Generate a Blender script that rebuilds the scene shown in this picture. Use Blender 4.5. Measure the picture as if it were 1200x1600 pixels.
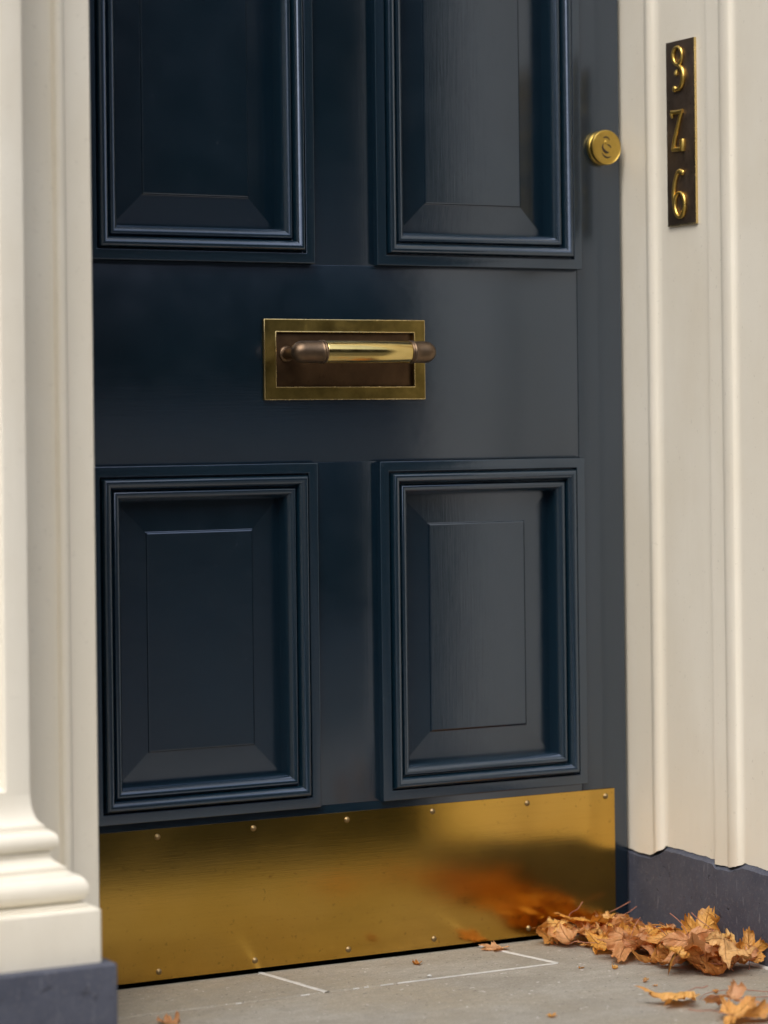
import bpy, bmesh, math, random
import numpy as np
from mathutils import Vector, Matrix, Euler, noise

scene = bpy.context.scene
for o in list(bpy.data.objects):
    bpy.data.objects.remove(o)
C = scene.collection
R = math.radians

# ------------------------------------------------------------------ camera
cd = bpy.data.cameras.new('camera')
cam = bpy.data.objects.new('camera', cd)
C.objects.link(cam)
cd.sensor_fit = 'VERTICAL'
cd.sensor_height = 36.0
cd.sensor_width = 27.0
cd.lens = 4165.33 / 1600 * 36
cd.shift_y = -134.14 / 1600
cd.clip_start = 0.05
cd.clip_end = 500
cam.matrix_world = (Matrix.Translation((0, -3.1739, 0.72)) @ Matrix.Rotation(-0.498289, 4, 'Z')
                    @ Matrix.Rotation(math.pi / 2, 4, 'X') @ Matrix.Rotation(-0.0116, 4, 'Z'))
cd.dof.use_dof = True
cd.dof.focus_distance = 3.55
cd.dof.aperture_fstop = 2.6
scene.camera = cam

# ------------------------------------------------------------------ daylight
SUN_EL, SUN_AZ = 52.0, 43.0        # azimuth: degrees from the street axis (-y) towards -x
world = bpy.data.worlds.new('World')
scene.world = world
world.use_nodes = True
nt = world.node_tree
nt.nodes.clear()
wo = nt.nodes.new('ShaderNodeOutputWorld')
bg = nt.nodes.new('ShaderNodeBackground')
sky = nt.nodes.new('ShaderNodeTexSky')
sky.sky_type = 'NISHITA'
sky.sun_disc = False
sky.sun_elevation = R(SUN_EL)
sky.sun_rotation = R(180 + SUN_AZ)
sky.dust_density = 3.0
sky.air_density = 1.0
hs = nt.nodes.new('ShaderNodeHueSaturation')
hs.inputs['Saturation'].default_value = 0.5
nt.links.new(sky.outputs[0], hs.inputs['Color'])
nt.links.new(hs.outputs[0], bg.inputs[0])
bg.inputs[1].default_value = 0.15
nt.links.new(bg.outputs[0], wo.inputs[0])

sd = bpy.data.lights.new('sun', 'SUN')
sun = bpy.data.objects.new('sun', sd)
C.objects.link(sun)
sd.energy = 0.6
sd.angle = R(45)
sd.color = (1.0, 0.945, 0.86)
az, el = R(SUN_AZ), R(SUN_EL)
to_sun = Vector((-math.sin(az) * math.cos(el), -math.cos(az) * math.cos(el), math.sin(el)))
sun.rotation_euler = to_sun.to_track_quat('Z', 'Y').to_euler()
sun.location = (-1, -4, 6)

scene.view_settings.view_transform = 'Standard'
scene.view_settings.look = 'None'
scene.view_settings.gamma = 1
scene.view_settings.use_curve_mapping = False
scene.view_settings.exposure = 0.96

# ------------------------------------------------------------------ materials
class NT:
    def __init__(s, name):
        s.m = bpy.data.materials.new(name)
        s.m.use_nodes = True
        s.t = s.m.node_tree
        s.b = s.t.nodes['Principled BSDF']
        s.tc = s.t.nodes.new('ShaderNodeTexCoord')
    def n(s, kind, **kw):
        x = s.t.nodes.new(kind)
        for k, v in kw.items():
            if k in x.inputs.keys():
                x.inputs[k].default_value = v
            else:
                setattr(x, k, v)
        return x
    def l(s, a, b):
        s.t.links.new(a, b)
    def coords(s, scale=(1, 1, 1), src='Object', rot=(0, 0, 0)):
        m = s.n('ShaderNodeMapping')
        m.inputs['Scale'].default_value = scale
        m.inputs['Rotation'].default_value = rot
        s.l(s.tc.outputs[src], m.inputs[0])
        return m.outputs[0]
    def noise(s, scale, detail=4, rough=.55, sc=(1, 1, 1), src='Object', rot=(0, 0, 0), dist=0):
        x = s.n('ShaderNodeTexNoise')
        x.inputs['Scale'].default_value = scale
        x.inputs['Detail'].default_value = detail
        x.inputs['Roughness'].default_value = rough
        x.inputs['Distortion'].default_value = dist
        s.l(s.coords(sc, src, rot), x.inputs['Vector'])
        return x.outputs['Fac']
    def ramp(s, fac, stops):
        x = s.n('ShaderNodeValToRGB')
        e = x.color_ramp.elements
        while len(e) > 1:
            e.remove(e[-1])
        e[0].position = stops[0][0]
        e[0].color = tuple(stops[0][1]) + (1,) if hasattr(stops[0][1], '__len__') else (stops[0][1],) * 3 + (1,)
        for p, c in stops[1:]:
            q = e.new(p)
            q.color = tuple(c) + (1,) if hasattr(c, '__len__') else (c, c, c, 1)
        s.l(fac, x.inputs[0])
        return x.outputs[0]
    def mix(s, fac, a, b, mode='MIX'):
        x = s.n('ShaderNodeMix', data_type='RGBA', blend_type=mode)
        for sock, v in ((x.inputs[0], fac), (x.inputs[6], a), (x.inputs[7], b)):
            if hasattr(v, 'is_linked') or hasattr(v, 'links'):
                s.l(v, sock)
            elif hasattr(v, '__len__'):
                sock.default_value = tuple(v) + (1,)
            else:
                sock.default_value = v
        return x.outputs[2]
    def math(s, op, a, b=0.0, clamp=False):
        x = s.n('ShaderNodeMath', operation=op, use_clamp=clamp)
        for sock, v in ((x.inputs[0], a), (x.inputs[1], b)):
            if hasattr(v, 'links'):
                s.l(v, sock)
            else:
                sock.default_value = v
        return x.outputs[0]
    def bump(s, h, strength, dist, prev=None):
        x = s.n('ShaderNodeBump')
        x.inputs['Strength'].default_value = strength
        x.inputs['Distance'].default_value = dist
        s.l(h, x.inputs['Height'])
        if prev is not None:
            s.l(prev, x.inputs['Normal'])
        return x.outputs[0]
    def out(s, **kw):
        for k, v in kw.items():
            i = s.b.inputs[k.replace('_', ' ')]
            if hasattr(v, 'links'):
                s.l(v, i)
            elif hasattr(v, '__len__'):
                i.default_value = tuple(v) + (1,) if len(v) == 3 and i.type == 'RGBA' else v
            else:
                i.default_value = v
        return s.m


def navy_paint(name, grain, base=(.0008, .0072, .0128)):
    # gloss oil paint brushed over wood: fine streaks along the grain, faint orange peel, dust nibs
    k = NT(name)
    st = (1, 1, .045) if grain == 'z' else (.045, 1, 1)
    brush = k.noise(420, 3, .6, st)
    grainn = k.noise(150, 4, .65, st)
    peel = k.noise(28, 2, .5)
    n = k.bump(brush, .12, .0004)
    n = k.bump(grainn, .09, .0008, n)
    n = k.bump(peel, .06, .003, n)
    big = k.noise(5, 3, .5)
    col = k.mix(k.ramp(big, [(.35, 0.0), (.7, 1.0)]), base, tuple(c * 1.28 for c in base))
    chip = k.ramp(k.noise(310, 1, .4, (1, 1, 1)), [(.735, 0.0), (.76, 1.0)])
    col = k.mix(k.math('MULTIPLY', chip, .45), col, (.05, .065, .08))
    rg = k.ramp(k.noise(18, 4, .6), [(.3, .18), (.7, .24)])
    return k.out(Base_Color=col, Roughness=rg, Normal=n, IOR=2.2, Specular_Tint=(.71, .80, 1.0))


M = {}
M['navy_v'] = navy_paint('navy gloss paint, upright grain', 'z')
M['navy_h'] = navy_paint('navy gloss paint, level grain', 'x')


def moulding_paint():
    k = NT('navy gloss paint on mouldings')
    peel = k.noise(60, 3, .55)
    n = k.bump(peel, .12, .0015)
    n = k.bump(k.noise(500, 2, .5), .10, .0003, n)
    chip = k.ramp(k.noise(240, 2, .5), [(.70, 0.0), (.74, 1.0)])
    col = k.mix(k.math('MULTIPLY', chip, .5), (.0018, .0118, .0205), (.06, .07, .08))
    return k.out(Base_Color=col, Roughness=.24, Normal=n, IOR=2.2, Specular_Tint=(.71, .80, 1.0))


M['navy_m'] = moulding_paint()


def cream():
    k = NT('cream masonry paint')
    brush = k.noise(170, 4, .6, (1, 1, .05))
    lump = k.noise(20, 4, .55)
    n = k.bump(brush, .12, .0010)
    n = k.bump(lump, .18, .004, n)
    n = k.bump(k.noise(330, 2, .5), .12, .0004, n)
    tone = k.noise(4.5, 5, .6, (1, 1, .5))
    col = k.mix(k.ramp(tone, [(.4, 0.0), (.6, 1.0)]), (.75, .69, .565), (.795, .745, .63))
    streak = k.ramp(k.noise(16, 5, .65, (1, 1, .10)), [(.50, 0.0), (.70, 1.0)])
    col = k.mix(k.math('MULTIPLY', streak, .13), col, (.60, .54, .44))
    speck = k.ramp(k.noise(140, 3, .6), [(.665, 0.0), (.70, 1.0)])
    col = k.mix(k.math('MULTIPLY', speck, .16), col, (.30, .26, .20))
    return k.out(Base_Color=col, Roughness=.5, Normal=n)


M['cream'] = cream()


def blue_grey():
    k = NT('blue grey plinth paint')
    n = k.bump(k.noise(60, 5, .65), .35, .003)
    pit = k.ramp(k.noise(85, 3, .6), [(.655, 0.0), (.69, 1.0)])
    inv = k.math('SUBTRACT', 1.0, pit)
    n = k.bump(inv, .6, .002, n)
    tone = k.ramp(k.noise(9, 5, .65), [(.4, 0.0), (.6, 1.0)])
    col = k.mix(tone, (.052, .058, .082), (.073, .079, .106))
    # thin pale scuffs in crossing directions
    for a, sd_ in ((.9, 0), (-.8, 3), (1.35, 7)):
        v = k.coords((30, 26, 2.2), 'Object', (a, 0, 0))
        x = k.n('ShaderNodeTexNoise')
        x.inputs['Scale'].default_value = 9
        x.inputs['Detail'].default_value = 2
        k.l(v, x.inputs['Vector'])
        f = k.ramp(x.outputs['Fac'], [(.70, 0.0), (.72, 1.0)])
        col = k.mix(k.math('MULTIPLY', f, .4), col, (.22, .22, .24))
    dust = k.ramp(k.noise(240, 3, .7), [(.55, 0.0), (.68, 1.0)])
    col = k.mix(k.math('MULTIPLY', dust, .3), col, (.19, .18, .18))
    col = k.mix(k.math('MULTIPLY', pit, .6), col, (.02, .02, .03))
    return k.out(Base_Color=col, Roughness=.62, Normal=n)


M['plinth'] = blue_grey()


def brass_sheet():
    k = NT('brushed brass sheet')
    br = k.noise(900, 3, .6, (.02, 1, 1))
    br2 = k.noise(260, 4, .6, (.04, 1, 1))
    n = k.bump(br, .16, .0004)
    n = k.bump(br2, .035, .0005, n)
    tone = k.ramp(k.noise(3.2, 3, .5, (1, 1, 1.6)), [(.4, 0.0), (.6, 1.0)])
    col = k.mix(tone, (.60, .365, .070), (.67, .42, .10))
    line = k.ramp(k.noise(300, 3, .6, (.03, 1, 1)), [(.50, 0.0), (.66, 1.0)])
    col = k.mix(k.math('MULTIPLY', line, .08), col, (.36, .20, .04))
    sp = k.ramp(k.noise(170, 2, .5), [(.68, 0.0), (.71, 1.0)])
    col = k.mix(k.math('MULTIPLY', sp, .4), col, (.25, .14, .04))
    rg = k.ramp(k.noise(9, 3, .5), [(.4, .17), (.6, .215)])
    return k.out(Base_Color=col, Metallic=1.0, Roughness=rg, Normal=n)


M['brass_sheet'] = brass_sheet()


def metal(name, a, b, r0, r1, scale=40, spots=(.2, .12, .04), spot_amt=.35, bumpy=.12):
    k = NT(name)
    t = k.ramp(k.noise(scale, 5, .62), [(.3, 0.0), (.7, 1.0)])
    col = k.mix(t, a, b)
    sp = k.ramp(k.noise(scale * 3.3, 4, .7), [(.58, 0.0), (.70, 1.0)])
    col = k.mix(k.math('MULTIPLY', sp, spot_amt), col, spots)
    n = k.bump(k.noise(scale * 5, 3, .6), bumpy, .0006)
    n = k.bump(k.noise(900, 2, .5, (.05, 1, 1)), bumpy * .6, .0003, n)
    rg = k.ramp(k.noise(scale * 1.7, 4, .6), [(.3, r0), (.7, r1)])
    return k.out(Base_Color=col, Metallic=1.0, Roughness=rg, Normal=n)


M['aged_brass'] = metal('aged brass', (.19, .135, .036), (.36, .26, .075), .28, .45, 34)
M['worn_edge'] = metal('rubbed brass', (.72, .54, .24), (.80, .62, .30), .2, .3, 60, spot_amt=.1)
M['bright_brass'] = metal('polished brass', (.66, .49, .17), (.74, .57, .23), .13, .22, 45, (.5, .3, .1), .2, .05)
M['bronze'] = metal('brown bronze', (.145, .100, .066), (.215, .150, .098), .38, .50, 55, (.12, .06, .035), .4)
M['flap'] = metal('dark bronze flap', (.078, .046, .026), (.135, .080, .042), .36, .5, 22, (.05, .025, .015), .4)
M['lock_brass'] = metal('satin gold brass', (.60, .40, .085), (.68, .47, .12), .30, .40, 60, (.40, .24, .05), .25)
M['plaque'] = metal('dark patinated plaque', (.15, .108, .075), (.225, .165, .12), .45, .58, 35, (.05, .03, .02), .5)
M['gilt'] = metal('gilt numeral brass', (.78, .50, .10), (.88, .62, .18), .30, .40, 70, (.45, .25, .06), .15)
M['rivet'] = metal('rivet brass', (.27, .19, .09), (.34, .25, .13), .42, .52, 200, spot_amt=.1)


def plain(name, col, rough=.8, **kw):
    k = NT(name)
    c = k.mix(k.ramp(k.noise(kw.get('scale', 12), 4, .6), [(.3, 0.0), (.7, 1.0)]), tuple(x * .85 for x in col), tuple(min(1, x * 1.15) for x in col))
    return k.out(Base_Color=c, Roughness=rough)


M['engraving'] = plain('blackened engraving', (.03, .018, .008), .6)
M['mortar'] = plain('pale lime mortar', (.48, .47, .44), .9, scale=90)
M['sand'] = plain('gritty joint sand', (.12, .105, .085), .95, scale=120)
M['asphalt'] = plain('asphalt', (.05, .05, .052), .9)
M['dark'] = plain('painted shade behind door', (.02, .016, .013), .9)  # near-black colour stands in for the shade behind and under the door
M['brick'] = plain('brick darkened for reflections', (.045, .032, .028), .9, scale=3)  # brick colour lowered so the door mirrors a dark street
M['window'] = plain('dark window glass', (.02, .022, .026), .1)
M['hedge'] = plain('dark hedge leaves', (.03, .045, .018), .8, scale=14)
M['bark'] = plain('plane bark', (.12, .10, .075), .9)
M['crown'] = plain('autumn crown leaves', (.10, .07, .02), .8, scale=6)
M['slate'] = plain('slate', (.06, .065, .075), .7)


def stone(name='weathered sandstone paving', g=1.0):
    k = NT(name)
    def c(*v):
        return tuple(x * g for x in v)
    big = k.ramp(k.noise(5, 6, .62, (1, 2.2, 1), dist=.6), [(.38, 0.0), (.62, 1.0)])
    col = k.mix(big, c(.315, .288, .235), c(.415, .388, .33))
    tint = k.ramp(k.noise(2.6, 4, .6), [(.45, 0.0), (.60, 1.0)])
    col = k.mix(k.math('MULTIPLY', tint, .6), col, c(.39, .325, .22))
    mid = k.ramp(k.noise(42, 5, .7, (1, 1.6, 1)), [(.42, 0.0), (.62, 1.0)])
    col = k.mix(k.math('MULTIPLY', mid, .38), col, c(.235, .21, .17))
    fine = k.ramp(k.noise(420, 3, .7), [(.42, 0.0), (.60, 1.0)])
    col = k.mix(k.math('MULTIPLY', fine, .50), col, c(.225, .205, .17))
    fine2 = k.ramp(k.noise(250, 3, .7, rot=(2, 1, 0)), [(.55, 0.0), (.68, 1.0)])
    col = k.mix(k.math('MULTIPLY', fine2, .45), col, c(.52, .49, .43))
    dk = k.ramp(k.noise(150, 2, .5), [(.665, 0.0), (.70, 1.0)])
    col = k.mix(k.math('MULTIPLY', dk, .7), col, c(.08, .07, .055))
    wh = k.ramp(k.noise(110, 2, .5, (1, 1, 1), rot=(1, 2, 3)), [(.70, 0.0), (.73, 1.0)])
    col = k.mix(k.math('MULTIPLY', wh, .7), col, c(.66, .64, .60))
    n = k.bump(k.noise(340, 5, .7), .6, .0016)
    n = k.bump(k.noise(26, 5, .6), .5, .006, n)
    return k.out(Base_Color=col, Roughness=.88, Normal=n)


M['street_stone'] = stone('dark street paving', .26)
M['stone'] = stone(g=.80)


def leaf_mat():
    k = NT('dry maple leaf')
    uv = k.n('ShaderNodeUVMap')
    uv.uv_map = 'flat'
    oi = k.n('ShaderNodeObjectInfo')
    sep = k.n('ShaderNodeSeparateXYZ')
    k.l(uv.outputs[0], sep.inputs[0])
    X, Y = sep.outputs[0], sep.outputs[1]
    vein = None
    sec = None
    for a in (0, 50, -50, 104, -104):
        ca, sa = math.cos(R(a)), math.sin(R(a))
        al = k.math('ADD', k.math('MULTIPLY', X, ca), k.math('MULTIPLY', Y, sa))
        ac = k.math('ABSOLUTE', k.math('SUBTRACT', k.math('MULTIPLY', X, sa), k.math('MULTIPLY', Y, ca)))
        w = k.math('SUBTRACT', .022, k.math('MULTIPLY', al, .014))
        v = k.math('SUBTRACT', 1.0, k.math('DIVIDE', ac, w), True)
        v = k.math('MULTIPLY', v, k.math('GREATER_THAN', al, 0.0))
        vein = v if vein is None else k.math('MAXIMUM', vein, v)
        # side veins climb away from each main vein
        ph = k.math('MULTIPLY', k.math('SUBTRACT', al, k.math('MULTIPLY', ac, 1.0)), 46.0)
        s_ = k.math('SUBTRACT', k.math('MULTIPLY', k.math('COSINE', ph), 1.0), .86, True)
        near = k.math('MULTIPLY', k.math('GREATER_THAN', k.math('MULTIPLY', al, .62), ac), k.math('MULTIPLY', s_, 5.0, True))
        sec = near if sec is None else k.math('MAXIMUM', sec, near)
    ramp = k.ramp(oi.outputs['Random'], [(0, (.72, .33, .055)), (.17, (.88, .50, .10)), (.34, (.78, .48, .28)),
                                         (.50, (.84, .44, .11)), (.68, (.90, .60, .20)), (.84, (.74, .43, .25)), (1.0, (.56, .23, .04))])
    mott = k.ramp(k.noise(22, 5, .65, src='Object'), [(.35, 0.0), (.7, 1.0)])
    col = k.mix(k.math('MULTIPLY', mott, .35), ramp, (.60, .22, .03))
    pale = k.ramp(k.noise(34, 4, .6, rot=(1, 1, 0)), [(.5, 0.0), (.75, 1.0)])
    col = k.mix(k.math('MULTIPLY', pale, .35), col, (.85, .60, .30))
    rr = k.n('ShaderNodeVectorMath', operation='LENGTH')
    k.l(uv.outputs[0], rr.inputs[0])
    edge = k.ramp(rr.outputs['Value'], [(.55, 0.0), (1.0, 1.0)])
    col = k.mix(k.math('MULTIPLY', edge, .5), col, (.40, .16, .04))
    spots = k.ramp(k.noise(120, 3, .6), [(.67, 0.0), (.72, 1.0)])
    col = k.mix(k.math('MULTIPLY', spots, .55), col, (.16, .065, .03))
    col = k.mix(k.math('MULTIPLY', sec, .45), col, (.40, .18, .05))
    col = k.mix(k.math('MULTIPLY', vein, .65), col, (.46, .20, .06))
    h = k.math('ADD', k.math('MULTIPLY', vein, 1.0), k.math('MULTIPLY', sec, .4))
    n = k.bump(h, .9, .0016)
    n = k.bump(k.noise(150, 4, .6), .5, .0015, n)
    k.out(Base_Color=col, Roughness=.55, Normal=n)
    # thin blade: a share of the light passes through it
    tr = k.n('ShaderNodeBsdfTranslucent')
    k.l(k.mix(1.0, col, (1.0, .72, .42), 'MULTIPLY'), tr.inputs[0])
    k.l(n, tr.inputs['Normal'])
    mx = k.n('ShaderNodeMixShader')
    mx.inputs[0].default_value = .38
    k.l(k.b.outputs[0], mx.inputs[1])
    k.l(tr.outputs[0], mx.inputs[2])
    k.l(mx.outputs[0], k.t.nodes['Material Output'].inputs[0])
    return k.m


M['leaf'] = leaf_mat()
M['stem'] = plain('dry leaf stem', (.30, .12, .07), .6, scale=60)

# ------------------------------------------------------------------ mesh helpers

def mesh(name, verts, faces, mat, parent=None, smooth=30, uvs=None):
    me = bpy.data.meshes.new(name)
    me.from_pydata([tuple(v) for v in verts], [], faces)
    me.update()
    if smooth is not None:
        me.shade_smooth()
        me.set_sharp_from_angle(angle=R(smooth))
    if mat:
        me.materials.append(M[mat])
    o = bpy.data.objects.new(name, me)
    C.objects.link(o)
    if parent:
        adopt(o, parent)
    return o


def adopt(o, parent):
    o.parent = parent
    o.matrix_parent_inverse = Matrix.Translation(-WORLD_LOC[parent.name])
    WORLD_LOC[o.name] = WORLD_LOC[parent.name] if o.type == 'EMPTY' else Vector((0, 0, 0))


WORLD_LOC = {}


def thing(name, loc, label=None, cat=None, group=None, kind=None):
    o = bpy.data.objects.new(name, None)
    o.empty_display_size = .05
    o.location = loc
    C.objects.link(o)
    WORLD_LOC[o.name] = Vector(loc)
    tag(o, label, cat, group, kind or 'thing')
    return o


def tag(o, label=None, cat=None, group=None, kind=None):
    if label: o['label'] = label
    if cat: o['category'] = cat
    if group: o['group'] = group
    if kind: o['kind'] = kind
    return o


def reg(o):
    WORLD_LOC[o.name] = Vector((0, 0, 0))
    return o


def bm_obj(name, bm, mat, parent=None, smooth=30):
    me = bpy.data.meshes.new(name)
    bm.normal_update()
    bm.to_mesh(me)
    bm.free()
    if smooth is not None:
        me.shade_smooth()
        me.set_sharp_from_angle(angle=R(smooth))
    me.materials.append(M[mat])
    o = bpy.data.objects.new(name, me)
    C.objects.link(o)
    reg(o)
    if parent:
        adopt(o, parent)
    return o


def box_bm(x0, x1, y0, y1, z0, z1, bev=0.0, seg=2, bm=None):
    b = bm or bmesh.new()
    r = bmesh.ops.create_cube(b, size=1)
    vs = r['verts']
    for v in vs:
        v.co = Vector(((x0 + x1) / 2 + v.co.x * (x1 - x0), (y0 + y1) / 2 + v.co.y * (y1 - y0), (z0 + z1) / 2 + v.co.z * (z1 - z0)))
    if bev > 0:
        es = [e for e in b.edges if e.verts[0] in vs]
        bmesh.ops.bevel(b, geom=es, offset=bev, segments=seg, affect='EDGES', profile=.6)
    return b


def box(name, x0, x1, y0, y1, z0, z1, mat, parent=None, bev=0.0, seg=2):
    return bm_obj(name, box_bm(x0, x1, y0, y1, z0, z1, bev, seg), mat, parent)


def strip_mesh(rows, close_u=False):
    """rows: list of equally long point lists -> verts, quad faces"""
    n = len(rows[0])
    V = [p for r in rows for p in r]
    F = []
    for i in range(len(rows) - 1):
        for j in range(n if close_u else n - 1):
            a = i * n + j
            b = i * n + (j + 1) % n
            F.append((a, b, b + n, a + n))
    return V, F


def fillet(pts, r=.0006, n=3):
    """round every inner corner of an open 2-D profile"""
    out = [pts[0]]
    for i in range(1, len(pts) - 1):
        p, a, b = Vector(pts[i]), Vector(pts[i - 1]), Vector(pts[i + 1])
        u, w = a - p, b - p
        la, lb = u.length, w.length
        if la < 1e-7 or lb < 1e-7:
            continue
        ang = u.angle(w)
        if ang > R(155):
            out.append(tuple(p))
            continue
        d = min(r, la * .45, lb * .45)
        A, B = p + u / la * d, p + w / lb * d
        for k in range(n + 1):
            t = k / n
            out.append(tuple(A * (1 - t) ** 2 + p * 2 * t * (1 - t) + B * t * t))
    out.append(pts[-1])
    return out


def arc(cx, cy, rx, ry, a0, a1, n=10):
    return [(cx + rx * math.cos(R(a0 + (a1 - a0) * k / n)), cy + ry * math.sin(R(a0 + (a1 - a0) * k / n))) for k in range(n + 1)]


def ring(x0, x1, z0, z1, prof, name, mat, parent):
    """mitred frame: prof = (inset, proud)"""
    V = []
    for s, h in prof:
        V += [(x0 + s, -h, z0 + s), (x1 - s, -h, z0 + s), (x1 - s, -h, z1 - s), (x0 + s, -h, z1 - s)]
    F = []
    for i in range(len(prof) - 1):
        for j in range(4):
            a, b = i * 4 + j, i * 4 + (j + 1) % 4
            F.append((a, b, b + 4, a + 4))
    o = mesh(name, V, F, mat, parent, smooth=40)
    return o


def lathe_pts(prof, origin, axis, n=48):
    """prof = (distance along axis, radius)"""
    q = Vector((0, 0, 1)).rotation_difference(Vector(axis))
    rows = []
    for d, r in prof:
        rows.append([Vector(origin) + q @ Vector((r * math.cos(2 * math.pi * k / n), r * math.sin(2 * math.pi * k / n), d)) for k in range(n)])
    return strip_mesh(rows, True)


def tube_pts(path, radii, n=10, flat=1.0, up=Vector((0, 0, 1))):
    P = [Vector(p) for p in path]
    rows = []
    for i, p in enumerate(P):
        t = (P[min(i + 1, len(P) - 1)] - P[max(i - 1, 0)]).normalized()
        s = t.cross(up)
        if s.length < 1e-4:
            s = t.orthogonal()
        s.normalize()
        w = s.cross(t).normalized()
        r = radii[i] if hasattr(radii, '__len__') else radii
        rows.append([p + s * (r * math.cos(2 * math.pi * k / n)) + w * (r * flat * math.sin(2 * math.pi * k / n)) for k in range(n)])
    V, F = strip_mesh(rows, True)
    F.append(tuple(range(n))[::-1])
    F.append(tuple(range(len(V) - n, len(V))))
    return V, F


def catmull(pts, sub=6):
    P = [Vector(p) for p in pts]
    P = [P[0] * 2 - P[1]] + P + [P[-1] * 2 - P[-2]]
    out = []
    for i in range(1, len(P) - 2):
        for k in range(sub):
            t = k / sub
            out.append(.5 * ((2 * P[i]) + (P[i + 1] - P[i - 1]) * t + (2 * P[i - 1] - 5 * P[i] + 4 * P[i + 1] - P[i + 2]) * t * t
                             + (3 * P[i] - P[i - 1] - 3 * P[i + 1] + P[i + 2]) * t ** 3))
    out.append(P[-2])
    return out


def merge(parts):
    V, F = [], []
    for v, f in parts:
        k = len(V)
        V += list(v)
        F += [tuple(i + k for i in q) for q in f]
    return V, F


XR = 2.119      # right side of the opening
XL = 1.2187     # left side of the opening
YP = -.21       # face of the wall either side

# ------------------------------------------------------------------ ground
# stone slabs of the doorstep, laid with open joints
paving = thing('doorstep_paving', (1.6, -.6, 0), kind='structure')


def slab(poly, z0=-.06, wob=.0012, seed=0):
    """poly = outline in plan (counter-clockwise); edges are subdivided and slightly worn"""
    rnd = random.Random(seed)
    pts = []
    for i, a in enumerate(poly):
        a = Vector(a)
        b = Vector(poly[(i + 1) % len(poly)])
        L = (b - a).length
        n = max(2, int(L / .012))
        nrm = Vector(((b - a).y, -(b - a).x)).normalized()
        for k in range(n):
            t = k / n
            p = a.lerp(b, t)
            off = noise.noise(Vector((p.x * 60, p.y * 60, seed))) * wob
            pts.append(p - nrm * (abs(off) if k else 0))
    N = len(pts)
    cen = [Vector(p) for p in poly]
    bm = bmesh.new()
    top_o = [bm.verts.new((p.x, p.y, -.0016)) for p in pts]
    low = [bm.verts.new((p.x, p.y, z0)) for p in pts]
    ins = []
    for i, p in enumerate(pts):
        t = (pts[(i + 1) % N] - pts[i - 1]).normalized()
        nn = Vector((-t.y, t.x))
        ins.append(bm.verts.new((p.x + nn.x * .0016, p.y + nn.y * .0016, 0)))
    for i in range(N):
        j = (i + 1) % N
        bm.faces.new((low[i], low[j], top_o[j], top_o[i]))
        bm.faces.new((top_o[i], top_o[j], ins[j], ins[i]))
    bm.faces.new(ins)
    return bm_obj('slab', bm, 'stone', paving, smooth=25)


J = .0022
YJ = -.152
slab([(.70, YJ + J), (1.5515 - J, YJ + J), (1.532 - J, .003), (.70, .003)], seed=1)
slab([(1.5515 + J, YJ + J), (1.8975 - J, YJ + J), (1.8700 - J, .003), (1.532 + J, .003)], seed=2)
# the big front slab turns up beside the last small one
slab([(.70, -1.0), (2.60, -1.0), (2.60, .003), (1.8700 + J, .003), (1.8975 + J, YJ - J), (.70, YJ - J)], seed=3)


def bead_line(a, b, w, z, mat, seed, name='mortar_joint', taper=False, hgt=.0008):
    a, b = Vector(a), Vector(b)
    L = (b - a).length
    n = max(4, int(L / .006))
    d = (b - a).normalized()
    s = Vector((-d.y, d.x, 0))
    rows = []
    for k in range(n + 1):
        t = k / n
        p = a.lerp(b, t)
        ww = w * (1 + .35 * noise.noise(Vector((t * L * 90, seed, 0))) + .2 * noise.noise(Vector((t * L * 330, seed, 5))))
        if taper:
            ww *= min(1, .25 + t * 1.2)
        of = noise.noise(Vector((t * L * 40, seed, 9))) * w * .2
        rows.append([p + s * (of - ww) + Vector((0, 0, z - .002)), p + s * (of - ww * .7) + Vector((0, 0, z + hgt * .7)),
                     p + s * of + Vector((0, 0, z + hgt)), p + s * (of + ww * .7) + Vector((0, 0, z + hgt * .7)), p + s * (of + ww) + Vector((0, 0, z - .002))])
    V, F = strip_mesh(rows)
    F = [tuple(reversed(f)) for f in F]
    return mesh(name, V, F, mat, paving, smooth=60)


bead_line((1.5325, .002, 0), (1.5520, YJ, 0), .0042, 0, 'mortar', 1)
bead_line((1.8705, .002, 0), (1.8985, YJ, 0), .0044, 0, 'mortar', 2)
bead_line((1.655, YJ, 0), (1.8985, YJ, 0), .0024, 0, 'mortar', 3, taper=True)
for i, (a_, b_) in enumerate(((1.424, 1.431), (1.515, 1.527), (1.590, 1.598), (1.606, 1.612), (1.630, 1.648))):
    bead_line((a_, YJ + .0004, 0), (b_, YJ - .0003, 0), .0008, -.0003, 'mortar', 30 + i, name='mortar_crumb')
bead_line((.70, YJ, 0), (1.70, YJ, 0), .0024, -.0022, 'sand', 4, name='joint_sand', hgt=.0004)
bead_line((2.1135, -.002, 0), (2.1095, -1.05, 0), .0050, 0, 'mortar', 8, hgt=.003)

pav = reg(box('pavement', -14, 16, -4.2, -1.0, -.30, -.15, 'street_stone'))
tag(pav, kind='structure')
road = reg(box('road', -60, 60, -11.5, -4.32, -.42, -.27, 'asphalt'))
tag(road, kind='structure')
kerb = reg(box('kerb', -60, 60, -4.318, -4.202, -.40, -.148, 'street_stone', bev=.008))
tag(kerb, kind='structure')
gnd = reg(box('ground', -150, 150, -150, 60, -.62, -.45, 'asphalt'))
tag(gnd, kind='structure')
fp = reg(box('far_pavement', -60, 60, -14.5, -11.502, -.40, -.13, 'street_stone'))
tag(fp, kind='structure')

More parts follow.
